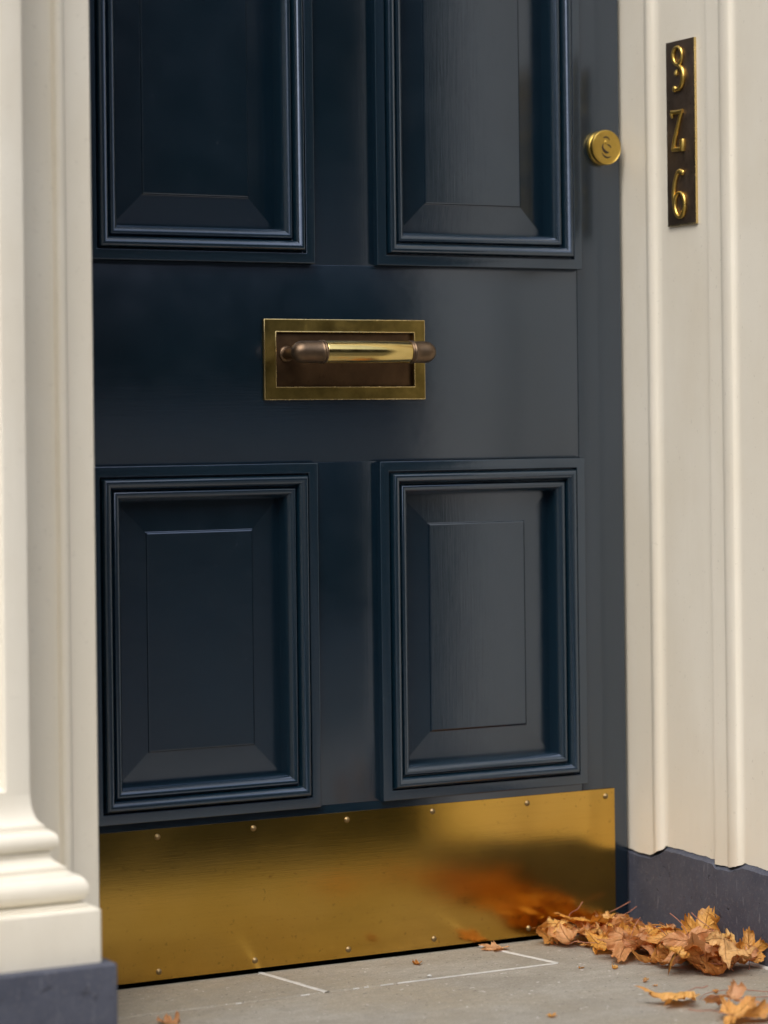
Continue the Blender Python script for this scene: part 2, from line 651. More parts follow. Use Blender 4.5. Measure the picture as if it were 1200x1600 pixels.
# ------------------------------------------------------------------ left jamb and wall
def profile_wall(name, pts, z0, z1, mat, parent, rag=None, smooth=35, uneven=.0):
    """pts = plan outline (x, y) ; rag(x,y) gives the uneven lower edge"""
    zs = [0, .02, .06, .15, .3, .5, .75, 1.0]
    rows = []
    dense = []
    for i in range(len(pts) - 1):
        a, b = Vector(pts[i]), Vector(pts[i + 1])
        n = max(1, int((b - a).length / .004)) if rag else 1
        for k in range(n):
            dense.append(a.lerp(b, k / n))
    dense.append(Vector(pts[-1]))
    for t in zs:
        row = []
        for p in dense:
            lo = z0 + (rag(p.x, p.y) if rag else 0)
            z = lo + (z1 - lo) * t
            row.append(Vector((p.x, p.y, z)))
        rows.append(row)
    V, F = strip_mesh(rows)
    return mesh(name, V, F, mat, parent, smooth=smooth)


lj = thing('left_doorway_wall', (1.16, YP, 0), 'cream painted wall strip with a thin vertical bead, between the pilaster and the navy door', 'wall')
pl = [(.60, YP)] + [(1.168, YP), (1.170, YP - .003)] + arc(1.1765, YP - .003, .0065, .006, 180, 360, 8) + [(1.185, YP - .0005), (1.186, YP), (XL - .002, YP), (XL, YP + .002), (XL, .05)]
pl = [(a, b) for a, b in pl]
o = profile_wall('render', pl, .118, 3.2, 'cream', lj)
box('base', .60, XL - .0005, YP + .0005, .05, 0, .1178, 'plinth', lj, bev=.001)
box('core', .60, XL - .010, YP + .012, .30, .01, 3.19, 'cream', lj)

# ------------------------------------------------------------------ right jamb (its side faces the opening) with the number plaque
def rag(x, y):
    t = -y
    v = .0014 * noise.noise(Vector((t * 70, 1.3, 0))) + .0007 * noise.noise(Vector((t * 260, 4.3, 0)))
    if t < .055:
        base = .1130 - .0015 * math.sin(t * 45)
    elif t < .083:
        base = .1130 + (t - .055) / .028 * .0125
    elif t < .204:
        base = .1285 - .003 * (t - .083) / .12
    elif t < .240:
        base = .1200
    elif t < .268:
        base = .1200 + .0075 * (t - .24) / .028
    else:
        base = .1275 + .002 * math.sin(t * 30)
    return base + v


rj = thing('right_doorway_wall', (XR + .1, -.3, 0), 'cream side wall with upright mouldings that carries the number plaque', 'wall')
xf = XR + .005      # flat strip that carries the plaque
prof1 = [(XR + .004, .05), (XR + .0004, .004), (XR, .001), (XR, -.056), (XR - .0005, -.060)] + \
        [(XR - .004 + .0045 * math.cos(R(a)) * -1 + .0045, -.0605 - .013 * (a / 180)) for a in ()] + \
        [(XR - .0018, -.0625), (XR - .0026, -.067), (XR - .0022, -.0715), (XR - .0004, -.0755), (XR + .0014, -.0785), (XR + .0024, -.0795), (XR + .0038, -.0835),
         (xf, -.0870), (xf, -.2015), (xf + .0035, -.2030), (xf + .004, -.2040)]
profile_wall('frame_strip', prof1, 0, 3.2, 'cream', rj, rag)
prof2 = [(xf + .005, -.2035), (XR + .0002, -.2046), (XR, -.2056), (XR, -.236), (XR - .0006, -.2375)] + \
        [(XR - .0006 - .0028 * math.sin(R(a)), -.2495 + .012 * math.cos(R(a))) for a in range(15, 170, 15)] + \
        [(XR + .0002, -.2625), (XR + .0022, -.2650), (XR + .0034, -.2690), (XR + .0034, -.45)]
profile_wall('moulded_strip', prof2, 0, 3.2, 'cream', rj, rag)


def plinth_side():
    # painted stone base, a broken crease where two faces meet, chipped upper arris
    parts = []
    for (ya, yb, xo, seed) in ((.05, -.2105, XR - .0006, 1), (-.2105, -.45, XR - .0032, 2)):
        n = int(abs(yb - ya) / .005)
        rows = []
        for zi, (zf, inset) in enumerate(((-.012, 0), (.02, 0), (.05, 0), (.08, 0), (.104, 0), (1.0, .0), (1.0, .013))):
            row = []
            for k in range(n + 1):
                y = ya + (yb - ya) * k / n
                top = rag(0, y)
                if zf < 1:
                    z = zf
                else:
                    z = top + .0008 * noise.noise(Vector((y * 80, seed, 2))) + (-.0055 if inset == 0 else .0035)
                dx = .0012 * noise.noise(Vector((y * 16, z * 16, seed))) + .0004 * noise.noise(Vector((y * 90, z * 90, seed)))
                row.append((xo + dx + inset, y, z))
            rows.append(row)
        V, F = strip_mesh(rows)
        parts.append((V, F))
    V, F = merge(parts)
    return mesh('base', V, F, 'plinth', rj, smooth=40)


plinth_side()
box('core', XR + .022, XR + .70, -.446, .30, .01, 3.19, 'cream', rj)
box('front_face', XR + .0034, XR + .72, -.48, -.4505, .12, 3.2, 'cream', rj, bev=.004)
box('front_base', XR - .004, XR + .72, -.485, -.4525, -.012, .1195, 'plinth', rj, bev=.003)

# lintel and wall above the door
li = thing('lintel_wall', (1.67, -.1, 2.06), 'cream wall above the doorway', 'wall')
box('lintel', XL - .008, XR + .02, -.205, .30, 2.075, 3.19, 'cream', li, bev=.003)

hall = reg(box('dark_back_panel', .6, 2.8, .12, .16, -.05, 3.1, 'dark'))  # unseen dark panel added behind the door to block light
tag(hall, kind='structure')
hf = reg(box('hall_floor', .7, 2.6, .0035, .119, -.05, -.008, 'dark'))
tag(hf, kind='structure')

# ------------------------------------------------------------------ the door
DC = (XL + XR) / 2
door = thing('front_door', (DC, 0, 0), 'navy blue panelled front door with brass letter plate and brass kick plate', 'door')
TH = .045
x0, x1 = XL + .004, XR - .0055
EPS = .0007
FR = ((1.2932, 1.6203), (1.7142, 2.0425))      # frames: left, right
LOZ = (.2130, .6725)
UPZ = (.9375, 1.925)
IN = .003                                       # openings sit just inside the frames
BV = .0007
box('stile', x0, FR[0][0] + IN, 0, TH, .012, 2.06, 'navy_v', door, bev=BV)
box('stile', FR[1][1] - IN, x1, 0, TH, .012, 2.06, 'navy_v', door, bev=BV)
for za, zb in ((.012, LOZ[0] + .0005), (LOZ[1] + .0005, UPZ[0] - .0005), (UPZ[1] - .0005, 2.06)):
    box('rail', FR[0][0] + IN + EPS * .3, FR[1][1] - IN - EPS * .3, .0004, TH - .0004, za, zb, 'navy_h', door, bev=BV)
for za, zb in ((LOZ[0] + .0007, LOZ[1] + .0003), (UPZ[0] - .0003, UPZ[1] - .0007)):
    box('muntin', FR[0][1] - IN, FR[1][0] + IN, .0001, TH - .0006, za, zb, 'navy_v', door, bev=BV)

# bolection moulding: flat fillet, quirk, large round, quirk, small round, drop to the panel
MP = [(0, -.0008), (0, .0090), (.0008, .0104), (.0132, .0110), (.0140, .0102), (.0143, .0020), (.0158, .0015)]
MP += [(.0163, .0060), (.0168, .0125), (.0180, .0160), (.0200, .0177), (.0225, .0178), (.0250, .0166), (.0272, .0146), (.0290, .0119), (.0302, .0088), (.0306, .0032), (.0314, .0028),
       (.0318, .0040), (.0326, .0078), (.0340, .0100), (.0358, .0107), (.0380, .0101), (.0400, .0086), (.0420, .0064), (.0437, .0039), (.0450, .0009), (.0458, -.0040), (.0461, -.0240)]
MP = fillet(MP, .0008, 3)
FW = .0452          # frame width
PB = .0165          # depth of the panel at the frame
FD = .0112          # depth of the fielded centre


def panel(xa, xb, za, zb, PB):
    p0x, p1x, p0z, p1z = xa + FW - .006, xb - FW + .006, za + FW - .006, zb - FW + .006
    mg = .0422 + .006
    prof = [(0, -PB - .0008), (mg - .0012, -FD - .0030), (mg - .0004, -FD - .0026), (mg, -FD - .0013), (mg + .0004, -FD - .0007), (mg + .0018, -FD)]
    V = []
    for s, h in prof:
        V += [(p0x + s, -h, p0z + s), (p1x - s, -h, p0z + s), (p1x - s, -h, p1z - s), (p0x + s, -h, p1z - s)]
    F = []
    for i in range(len(prof) - 1):
        for j in range(4):
            a, b = i * 4 + j, i * 4 + (j + 1) % 4
            F.append((a, b, b + 4, a + 4))
    k = len(V) - 4
    F.append((k, k + 1, k + 2, k + 3))
    p = mesh('panel', V, F, 'navy_v', door, smooth=4)
    ring(xa, xb, za, zb, MP, 'moulding', 'navy_m', p)
    box('panel_back', p0x, p1x, PB + .004, PB + .014, p0z, p1z, 'navy_v', p)
    return p


for f in FR:
    panel(f[0], f[1], LOZ[0], LOZ[1], .0168)
    panel(f[0], f[1], UPZ[0], UPZ[1], .0192)

# kick plate, a thin brass sheet that hangs just below the door
kx0, kx1, kz0, kz1 = XL + .028, 2.0915, .0068, .2025
kb = bmesh.new()
box_bm(kx0, kx1, -.0022, -.0004, kz0, kz1, .0006, 2, kb)
kick = bm_obj('kick_plate', kb, 'brass_sheet', door)
RX = [1.2470, 1.3850, 1.5228, 1.6620, 1.7942, 1.9460, 2.0763]
rv = None
for z, dz in ((.1920, 0), (.0178, 0)):
    for i, x in enumerate(RX):
        if rv is None:
            V, F = lathe_pts([(0, .0040), (.0006, .0040), (.0009, .0036), (.0018, .0031), (.0026, .0021), (.0030, .0009), (.0030, .0001)], (0, 0, 0), (0, -1, 0), 24)
            rv = mesh('rivet', V, F, 'rivet', kick, smooth=50)
            r = rv
        else:
            r = rv.copy()
            C.objects.link(r)
            WORLD_LOC[r.name] = Vector((0, 0, 0))
        r.location = (x, -.0021, z + (.0008 if i == 4 else 0) - (.002 if (i == 6 and z < .1) else 0))
        # shallow dished ring pressed round the rivet
# dark strip added to stand in for shade in the gap under the door
box('gap_shade_strip', x0, x1, .012, .030, .003, .0118, 'dark', door)

# letter plate
lx0, lx1, lz0, lz1 = 1.5452, 1.7890, .7562, .8638
LP = [(0, .0004), (0, .0044), (.0010, .0056), (.0148, .0056), (.0164, .0062), (.0172, .0052), (.0174, .0010)]
LP = fillet(LP, .0007, 3)
lp = ring(lx0, lx1, lz0, lz1, LP, 'letter_plate', 'aged_brass', door)
# rubbed outer and inner arrises
for nm, s, h in (('worn_rim', .0004, .0052), ('worn_rim', .0166, .0060)):
    P = [(s - .0006, h - .0006), (s - .0003, h + .0001), (s + .0003, h + .0004), (s + .0010, h + .0002), (s + .0012, h - .0006)]
    ring(lx0, lx1, lz0, lz1, P, nm, 'worn_edge', lp)
fl = box_bm(lx0 + .0168, lx1 - .0168, -.0014, .0030, lz0 + .0168, lz1 - .0168, .0006)
bm_obj('flap', fl, 'flap', lp)
HY, HZ = -.057, .8186
hx0, hx1 = 1.5600, 1.7745
hr = .0148
for px in (1.5795, 1.7550):
    V, F = lathe_pts([(0, .0110), (.0012, .0110), (.0028, .0095), (.0040, .0078), (.010, .0070), (.028, .0068), (.046, .0072), (.052, .0085)],
                     (px, -.0014, HZ - .0012), (0, -1, 0), 32)
    mesh('handle_post', V, F, 'bronze', lp, smooth=50)
# bar between the two caps
bx0, bx1 = 1.6075, 1.7345
V, F = lathe_pts([(0, hr - .0010), (.0006, hr - .0002), (.0012, hr), ((bx1 - bx0) / 2, hr + .0002), (bx1 - bx0 - .0012, hr), (bx1 - bx0, hr - .0008)], (bx0, HY, HZ), (1, 0, 0), 64)
mesh('handle_bar', V, F, 'bright_brass', lp, smooth=50)
for sgn, xs, xe in ((-1, bx0, hx0), (1, bx1, hx1)):
    L = abs(xe - xs)
    q = [(-.0004, hr - .003), (0, hr + .0004), (.0016, hr + .0010), (.0024, hr + .0001), (.0032, hr - .0004), (.0042, hr + .0006), (.0056, hr + .0009), (.0068, hr + .0001), (.0078, hr - .0003)]
    dome = L - .0165
    q += [(dome * .7, hr - .0001), (dome, hr - .0002)]
    for k in range(1, 13):
        a = R(90 * k / 12)
        q.append((dome + (L - dome) * math.sin(a), (hr - .0002) * max(math.cos(a), .01) ** .85))
    V, F = lathe_pts(q, (xs, HY, HZ), (sgn, 0, 0), 48)
    if sgn < 0:
        pass
    mesh('handle_end', V, F, 'bronze', lp, smooth=45)

# cylinder lock with its round cover
lc = (2.0830, .0025, 1.1108)
V, F = lathe_pts([(d_, r_ * .93) for d_, r_ in [(0, .0248), (.0010, .0262), (.0065, .0262), (.0078, .0256), (.0084, .0247), (.0092, .0246), (.0100, .0256), (.0112, .0266), (.0150, .0266), (.0164, .0260), (.0168, .0250), (.0164, .0243), (.0166, .0236)]], lc, (0, -1, 0), 72)
lock = mesh('lock', V, F, 'lock_brass', door, smooth=40)
n = 72
V = [(lc[0] + .0221 * math.cos(2 * math.pi * k / n), lc[1] - .0166, lc[2] + .0221 * math.sin(2 * math.pi * k / n)) for k in range(n)]
mesh('lock_face', V, [tuple(range(n))], 'lock_brass', lock, smooth=None)


def face_pt(px, py):
    return (lc[0] + (px - 615) / 320 * .0244, lc[1] - .0168, lc[2] - (py - 655) / 395 * .0248)


for pts, w in (([(540, 450), (565, 432), (605, 425), (650, 445), (685, 495)], (.0004, .0010, .0012, .0010, .0004)),
               ([(545, 575), (527, 620), (530, 680), (560, 730), (605, 765), (660, 768)], (.0005, .0010, .0015, .0020, .0020, .0008)),
               ([(618, 590), (665, 605), (695, 635), (712, 668)], (.0004, .0010, .0010, .0004)),
               ([(510, 785), (545, 840), (590, 872), (640, 885), (705, 860)], (.0004, .0011, .0014, .0012, .0004))):
    path = catmull([face_pt(*p) for p in pts], 5)
    rr = np.interp(np.linspace(0, 1, len(path)), np.linspace(0, 1, len(w)), w)
    V, F = tube_pts(path, list(rr), 8, .25, Vector((0, 1, 0)))
    mesh('engraving', V, F, 'engraving', lock, smooth=60)
path = catmull([face_pt(600, 500), face_pt(596, 545), face_pt(612, 590)], 5)
V, F = tube_pts(path, [.0008, .0013, .0017, .0019, .0020, .0019, .0018, .0016, .0013, .0009, .0005], 10, .5, Vector((0, 1, 0)))
mesh('raised_stroke', V, F, 'lock_brass', lock, smooth=60)

# ------------------------------------------------------------------ number plaque on the right wall
py0, py1, pz0, pz1 = -.1095, -.1760, .9935, 1.2475
plq = thing('house_number_plaque', (xf, (py0 + py1) / 2, pz0), 'dark narrow brass plaque with the raised gilt numbers 8, Z and 6', 'number plaque')
pb = box_bm(xf - .0040, xf - .0002, py1, py0, pz0, pz1, .0005)
bm_obj('plate', pb, 'plaque', plq)
# rubbed brass edges towards the street and at the foot
bm_obj('plate_edge', box_bm(xf - .0042, xf - .0004, py1 - .0011, py1 + .0006, pz0 - .0008, pz1, .0003), 'worn_edge', plq)
bm_obj('plate_edge', box_bm(xf - .0041, xf - .0005, py1 + .0006, py0, pz0 - .0009, pz0 + .0004, .0003), 'worn_edge', plq)


def num_pt(cx, cy):
    u = (cx - 118) / 207
    top, bot = 138 - 43 * u, 1520 - 20 * u
    v = (cy - top) / (bot - top)
    return (xf - .0056, py0 + (py1 - py0) * u, pz1 - (pz1 - pz0) * v)


def stroke(pts, w, closed=False, sub=6, smooth=True):
    P = [num_pt(*p) for p in pts]
    path = catmull(P, sub) if smooth else [Vector(p) for p in P]
    rr = np.interp(np.linspace(0, 1, len(path)), np.linspace(0, 1, len(w)), w)
    return tube_pts(path, list(rr), 10, .75, Vector((1, 0, 0)))


def ball(cx, cy, r):
    c = num_pt(cx, cy)
    V, F = lathe_pts([(r * .6 * math.sin(R(a)), max(r * math.cos(R(a)), r * .02)) for a in range(-90, 91, 18)], c, (-1, 0, 0), 16)
    return V, F


def oval(cx, cy, rx, ry, a0=0, a1=360, n=20):
    return [(cx + rx * math.cos(R(a0 + (a1 - a0) * k / n)), cy + ry * math.sin(R(a0 + (a1 - a0) * k / n))) for k in range(n + 1)]


T = .0033
parts = [stroke(oval(211, 236, 33, 66), [T * .75, T * 1.0, T * .7, T * .9, T * 1.15, T * .9, T * .7, T * 1.0, T * .75], sub=3),
         stroke([(208, 300), (228, 315), (246, 345), (252, 395), (244, 445), (226, 478), (205, 490), (190, 488)], [T * .7, T * 1.0, T * 1.25, T * 1.3, T * 1.2, T, T * .8, T * .8]),
         ball(188, 487, .0046),
         stroke([(210, 340), (204, 355), (200, 372)], [T * .5, T * 1.0, T * 1.3]), ball(200, 370, .0036)]
V, F = merge(parts)
mesh('numeral', V, F, 'gilt', plq, smooth=60)
parts = [stroke([(162, 664), (200, 662), (246, 652)], [T * .9, T * .9, T * .9], smooth=False),
         stroke([(164, 662), (165, 685), (168, 708)], [T * .9, T * 1.0, T * .5], smooth=False),
         stroke([(238, 660), (222, 715), (204, 790), (188, 860), (176, 935)], [T * .9, T, T * 1.1, T * 1.2, T * 1.2]),
         stroke([(166, 944), (200, 942), (236, 938)], [T * 1.0, T * 1.0, T * 1.1], smooth=False),
         stroke([(242, 866), (243, 905), (241, 956)], [T * 1.4, T * 1.7, T * 1.4], smooth=False)]
V, F = merge(parts)
mesh('numeral', V, F, 'gilt', plq, smooth=60)
parts = [stroke([(236, 1122), (224, 1106), (206, 1118), (190, 1160), (178, 1220), (172, 1290), (176, 1360), (184, 1420)],
                [T * .9, T, T, T, T * 1.1, T * 1.15, T * 1.1, T * .9]),
         ball(238, 1118, .0040),
         stroke(oval(216, 1362, 37, 92), [T, T * 1.25, T * .8, T * 1.1, T * 1.1, T * 1.0, T * .7, T * 1.1, T], sub=3)]
V, F = merge(parts)
mesh('numeral', V, F, 'gilt', plq, smooth=60)

# ------------------------------------------------------------------ left pilaster in the foreground
YS = -.310
XS = 1.0935
pil = thing('left_pilaster', (.93, YS, 0), 'cream classical pilaster in the left foreground, moulded base on a blue grey plinth', 'pilaster')


def sweep(prof, name, mat, xl, xr, smooth=35):
    """prof = (projection, z) swept round the three free sides"""
    rows = []
    yb = YP - .0005
    for p, z in prof:
        rows.append([(xl - p, yb, z), (xl - p, YS - p, z), (xr + p, YS - p, z), (xr + p, yb, z)])
    V, F = strip_mesh(rows)
    return mesh(name, V, F, mat, pil, smooth=smooth)


XW = .800
bprof = [(.045, .1800), (.050, .1808), (.0500, .1832)] + arc(.0320, .2005, .0185, .0170, -80, 85, 14) + [(.0330, .2184), (.0310, .2190), (.0310, .2240)]
bprof += [(.0290, .2246)] + [(.0290 - .0125 * math.sin(R(a)) ** 1.0, .2246 + .0120 * (a / 90)) for a in range(15, 91, 15)]
bprof += [(.0175, .2372), (.0180, .2376), (.0182, .2402)] + arc(.0120, .2530, .0130, .0126, -82, 82, 12) + [(.0120, .2662), (.0125, .2666), (.0118, .2712), (.0100, .2716)]
bprof += [(.0080, .2735), (.0052, .2775), (.0030, .2830), (.0014, .2895), (.0004, .2960), (0, .3050)]
sweep(bprof, 'base_moulding', 'cream', XW, XS)
# shaft: outer faces, then a sunk panel with rounded rim on the front
rows = [[(XW, YP - .0005, z), (XW, YS, z), (XW + .020, YS, z)] for z in (.305, .5, 1, 2, 3.2)]
V1, F1 = strip_mesh(rows)
xi0, xi1, zi0 = XW + .020, XS - .0262, .3070
rim = fillet([(0, 0), (.0030, 0), (.0040, .0035), (.0066, .0050), (.0075, .0125), (.0140, .0135)], .0012, 3)
bm = bmesh.new()


def quadstrip(bm, pa, pb):
    a = [bm.verts.new(p) for p in pa]
    b = [bm.verts.new(p) for p in pb]
    for i in range(len(a) - 1):
        bm.faces.new((a[i], a[i + 1], b[i + 1], b[i]))


ztop = 3.2
# frame faces round the sunk panel
quadstrip(bm, [(XW, YS, .305), (xi0, YS, .305)], [(XW, YS, ztop), (xi0, YS, ztop)])
quadstrip(bm, [(xi1, YS, .305), (XS - .0012, YS, .305), (XS - .0003, YS + .0003, .305), (XS, YS + .0012, .305), (XS, YP - .0005, .305)],
          [(xi1, YS, ztop), (XS - .0012, YS, ztop), (XS - .0003, YS + .0003, ztop), (XS, YS + .0012, ztop), (XS, YP - .0005, ztop)])
quadstrip(bm, [(XW, YP - .0005, .305), (XW, YS, .305)], [(XW, YP - .0005, ztop), (XW, YS, ztop)])
quadstrip(bm, [(xi0, YS, .305), (xi1, YS, .305)], [(xi0, YS, zi0), (xi1, YS, zi0)])
for i in range(len(rim) - 1):
    (s0, d0), (s1, d1) = rim[i], rim[i + 1]
    A = [(xi0 + s0, YS + d0, ztop), (xi0 + s0, YS + d0, zi0 + s0), (xi1 - s0, YS + d0, zi0 + s0), (xi1 - s0, YS + d0, ztop)]
    B = [(xi0 + s1, YS + d1, ztop), (xi0 + s1, YS + d1, zi0 + s1), (xi1 - s1, YS + d1, zi0 + s1), (xi1 - s1, YS + d1, ztop)]
    quadstrip(bm, A, B)
s, d = rim[-1]
quadstrip(bm, [(xi0 + s, YS + d, zi0 + s), (xi1 - s, YS + d, zi0 + s)], [(xi0 + s, YS + d, ztop), (xi1 - s, YS + d, ztop)])
bmesh.ops.remove_doubles(bm, verts=bm.verts, dist=1e-5)
bm_obj('shaft', bm, 'cream', pil, smooth=35)
pbk = box_bm(XW - .0580, XS + .0580, YS - .0680, YP - .0008, .1150, .1800, .0035, 3)
bm_obj('plinth_block', pbk, 'cream', pil)
pbb = box_bm(XW - .0720, XS + .0710, YS - .0830, YP - .0010, -.012, .1195, .0045, 3)
bm_obj('painted_plinth', pbb, 'plinth', pil)

# ------------------------------------------------------------------ the street behind the photographer
ter = thing('opposite_terrace', (0, -17, -.4), 'dark brick terrace across the street', 'building')
box('wall', -30, 30, -22, -17, -.4, 8.5, 'brick', ter)
box('roof', -30.3, 30.3, -22.3, -16.7, 8.5, 9.0, 'slate', ter)
for i in range(12):
    for z in (.8, 4.4):
        w = box('window', -28 + i * 4.8, -26.6 + i * 4.8, -17.0, -16.97, z, z + 2.0, 'window', ter)
for nm, xa, xb in (('left', -30, -22), ('right', 24, 32)):  # unseen end houses, added to keep bright sky out of the door's reflections
    side = thing('added_end_house', (xa, -9, -.4), 'unseen brick house added at the %s end of the street to block sky reflections' % nm, 'building')
    box('wall', xa, xb, -16.9, -1.5, -.4, 8.0, 'brick', side)
    box('roof', xa - .3, xb + .3, -16.9, -1.2, 8.003, 8.5, 'slate', side)
    xw = xb if nm == 'left' else xa
    for yw in (-13, -9, -5):
        for z in (.8, 4.2):
            box('window', xw - .03, xw + .03, yw - .6, yw + .6, z, z + 1.9, 'window', side)
hg = bmesh.new()
rnd = random.Random(4)
for i in range(2600):
    p = Vector((rnd.uniform(-16, 22), rnd.uniform(-13.6, -12.4), rnd.uniform(-.1, 2.3 + .2 * math.sin(i))))
    a = Vector((rnd.gauss(0, 1), rnd.gauss(0, 1), rnd.gauss(0, 1))).normalized()
    b = a.orthogonal().normalized()
    c = a.cross(b)
    s = rnd.uniform(.12, .22)
    hg.faces.new([hg.verts.new(p + b * s), hg.verts.new(p + c * s * .6), hg.verts.new(p - b * s), hg.verts.new(p - c * s * .6)])
hedge = bm_obj('hedge', hg, 'hedge', None, None)
tag(hedge, 'clipped dark hedge in front of the brick terrace across the street', 'hedge')

# ------------------------------------------------------------------ maple leaves
HALF = [(0, 1.0), (4, .90), (9, .85), (12.5, .88), (16, .78), (21, .64), (26, .53), (30, .56), (35, .72), (38.5, .83), (43, .80), (49, .95), (54, .83),
        (61, .84), (65, .70), (72, .55), (78, .48), (85, .53), (93, .62), (98, .58), (104, .68), (112, .57), (122, .50), (132, .43), (145, .32), (160, .20), (174, .11), (180, .07)]


def outline(rnd):
    A = [a for a, r in HALF]
    ang, rad = [], []
    n = 150
    fl = [1 + rnd.gauss(0, .07) for _ in range(len(HALF))]
    fr = [1 + rnd.gauss(0, .07) for _ in range(len(HALF))]
    for k in range(n):
        t = -180 + 360 * k / n
        f = fl if t < 0 else fr
        r = np.interp(abs(t), A, [q[1] * w for q, w in zip(HALF, f)])
        r *= 1 + .045 * math.sin(k * 2.1 + fl[2] * 40) + rnd.gauss(0, .018)
        ang.append(R(t))
        rad.append(float(r))
    return ang, rad


def leaf_geo(size, seed, curl=1.0, bend=None):
    """dry curled maple blade, lying flat then bent; origin at the stem joint"""
    rnd = random.Random(seed)
    ang, rad = outline(rnd)
    rings = [.0, .12, .25, .38, .5, .62, .73, .83, .92, 1.0]
    n = len(ang)
    V, UV = [Vector((0, 0, 0))], [(0, 0)]
    for f in rings[1:]:
        for a, r in zip(ang, rad):
            V.append(Vector((math.cos(a) * r * f, math.sin(a) * r * f, 0)))
            UV.append((math.cos(a) * r * f, math.sin(a) * r * f))
    k1 = (rnd.uniform(.3, 1.7) if bend is None else bend[0]) * curl * rnd.choice((1, 1, 1, -1) if bend is None else (1,))
    k2 = (rnd.uniform(-.2, 1.5) if bend is None else bend[1]) * curl
    ph = [rnd.uniform(0, 6.28) for _ in range(6)]
    off = Vector((rnd.uniform(0, 50), rnd.uniform(0, 50), 0))
    lob = [rnd.uniform(-.2, .55) * curl for _ in range(5)]
    out = []
    for v in V:
        r = math.hypot(v.x, v.y)
        th = math.atan2(v.y, v.x)
        z = 0
        for la, lv in zip((0, 50, -50, 104, -104), lob):
            d = abs((math.degrees(th) - la + 180) % 360 - 180)
            z += lv * max(0, 1 - d / 30) * r ** 2.6
        # blade sags between the veins
        z += -.07 * r * (1 - abs(math.cos(th * 3.5))) * curl
        z += .06 * math.sin(5 * v.x + ph[0]) * math.sin(4.5 * v.y + ph[1]) * curl
        z += .11 * noise.noise(Vector((v.x * 2.6, v.y * 2.6, 0)) + off) * curl
        z += .075 * noise.noise(Vector((v.x * 7, v.y * 7, 3)) + off) * (.4 + r) * min(1.2, curl + .2)
        z += .028 * noise.noise(Vector((v.x * 17, v.y * 17, 7)) + off) * (.3 + r)
        z += .05 * r ** 2 * math.sin(th * 9 + ph[2]) * curl
        x, y = v.x, v.y
        # bend along the blade, then across it
        xb = x - .3
        if abs(k1) > .01:
            a = xb * k1
            x, z = .3 + math.sin(a) / k1 - z * math.sin(a), (1 - math.cos(a)) / k1 + z * math.cos(a)
        if abs(k2) > .01:
            a = y * k2
            y, z = math.sin(a) / k2 - z * math.sin(a), z * math.cos(a) + (1 - math.cos(a)) / k2
        out.append(Vector((x, y, z)) * size)
    F = [(0, 1 + j, 1 + (j + 1) % n) for j in range(n)]
    for i in range(len(rings) - 2):
        for j in range(n):
            a, b = 1 + i * n + j, 1 + i * n + (j + 1) % n
            F.append((a, a + n, b + n, b))
    return out, F, UV


LEAF_GROUP = 'dry maple leaves drifted into the corner of the doorstep'


def leaf(pos, size, yaw, pitch, roll, seed, label, group=None, curl=1.0, bend=None, lift=0.0, stem=True, clamp=True, zmax=.036):
    V, F, UV = leaf_geo(size, seed, curl, bend)
    rnd = random.Random(seed + 999)
    Rm = Euler((R(roll), R(pitch), 0)).to_matrix()
    Rm = Matrix.Rotation(R(yaw), 3, 'Z') @ Rm
    V = [Rm @ v for v in V]
    if zmax:
        h0, h1 = min(v.z for v in V), max(v.z for v in V)
        f = min(1.0, (zmax - lift) / (h1 - h0))
        V = [Vector((v.x, v.y, v.z * f)) for v in V]
    cx = sum((v.x for v in V)) / len(V)
    cy = sum((v.y for v in V)) / len(V)
    mz = min(v.z for v in V)
    base = Vector((pos[0] - cx, pos[1] - cy, lift + .0008 - mz))
    W = [v + base for v in V]
    if clamp:
        mx = max(v.x for v in W)
        if mx > XR - .006 and base.x < 2.4:
            base.x -= mx - (XR - .006)
        my = max(v.y for v in W)
        if my > -.006:
            base.y -= my + .006
    root = bpy.data.meshes.new('blade')
    root.from_pydata([tuple(v) for v in V], [], F)
    uvl = root.uv_layers.new(name='flat')
    li_ = np.empty(len(root.loops), dtype=np.int32)
    root.loops.foreach_get('vertex_index', li_)
    uvl.data.foreach_set('uv', np.array(UV, dtype=np.float32)[li_].ravel())
    root.shade_smooth()
    root.materials.append(M['leaf'])
    th = bpy.data.objects.new('maple_leaf', root)
    th.location = base
    C.objects.link(th)
    tag(th, label, 'leaf', group)
    if stem:
        L = size * rnd.uniform(.6, 1.1)
        b = rnd.uniform(-.5, .5)
        pts = [Rm @ Vector((-L * t, b * L * t * t, L * .25 * t * (1 - t) + .3 * L * t * t * rnd.uniform(0, .6))) for t in (0, .25, .5, .75, 1)]
        # keep the stem above the stone
        for q in pts:
            if (q.z + base.z) < .0012:
                q.z = .0012 - base.z
            if q.x + base.x > XR - .003 and clamp:
                q.x = XR - .003 - base.x
            if q.y + base.y > -.004:
                q.y = -.004 - base.y
        path = catmull(pts, 3)
        SV, SF = tube_pts(path, list(np.linspace(.0004, .0007, len(path))), 6)
        me = bpy.data.meshes.new('stem')
        me.from_pydata([tuple(v) for v in SV], [], SF)
        me.shade_smooth()
        me.materials.append(M['stem'])
        so = bpy.data.objects.new('stem', me)
        C.objects.link(so)
        so.parent = th
    return th


rnd = random.Random(21)
# the drift: a low ridge along the foot of the side wall, lapping on to the kick plate
def front_edge(y):
    return float(np.interp(-y, [0, .03, .11, .18, .24, .30, .37, .40], [1.955, 1.938, 1.920, 1.950, 1.960, 1.935, 1.940, 1.99]))


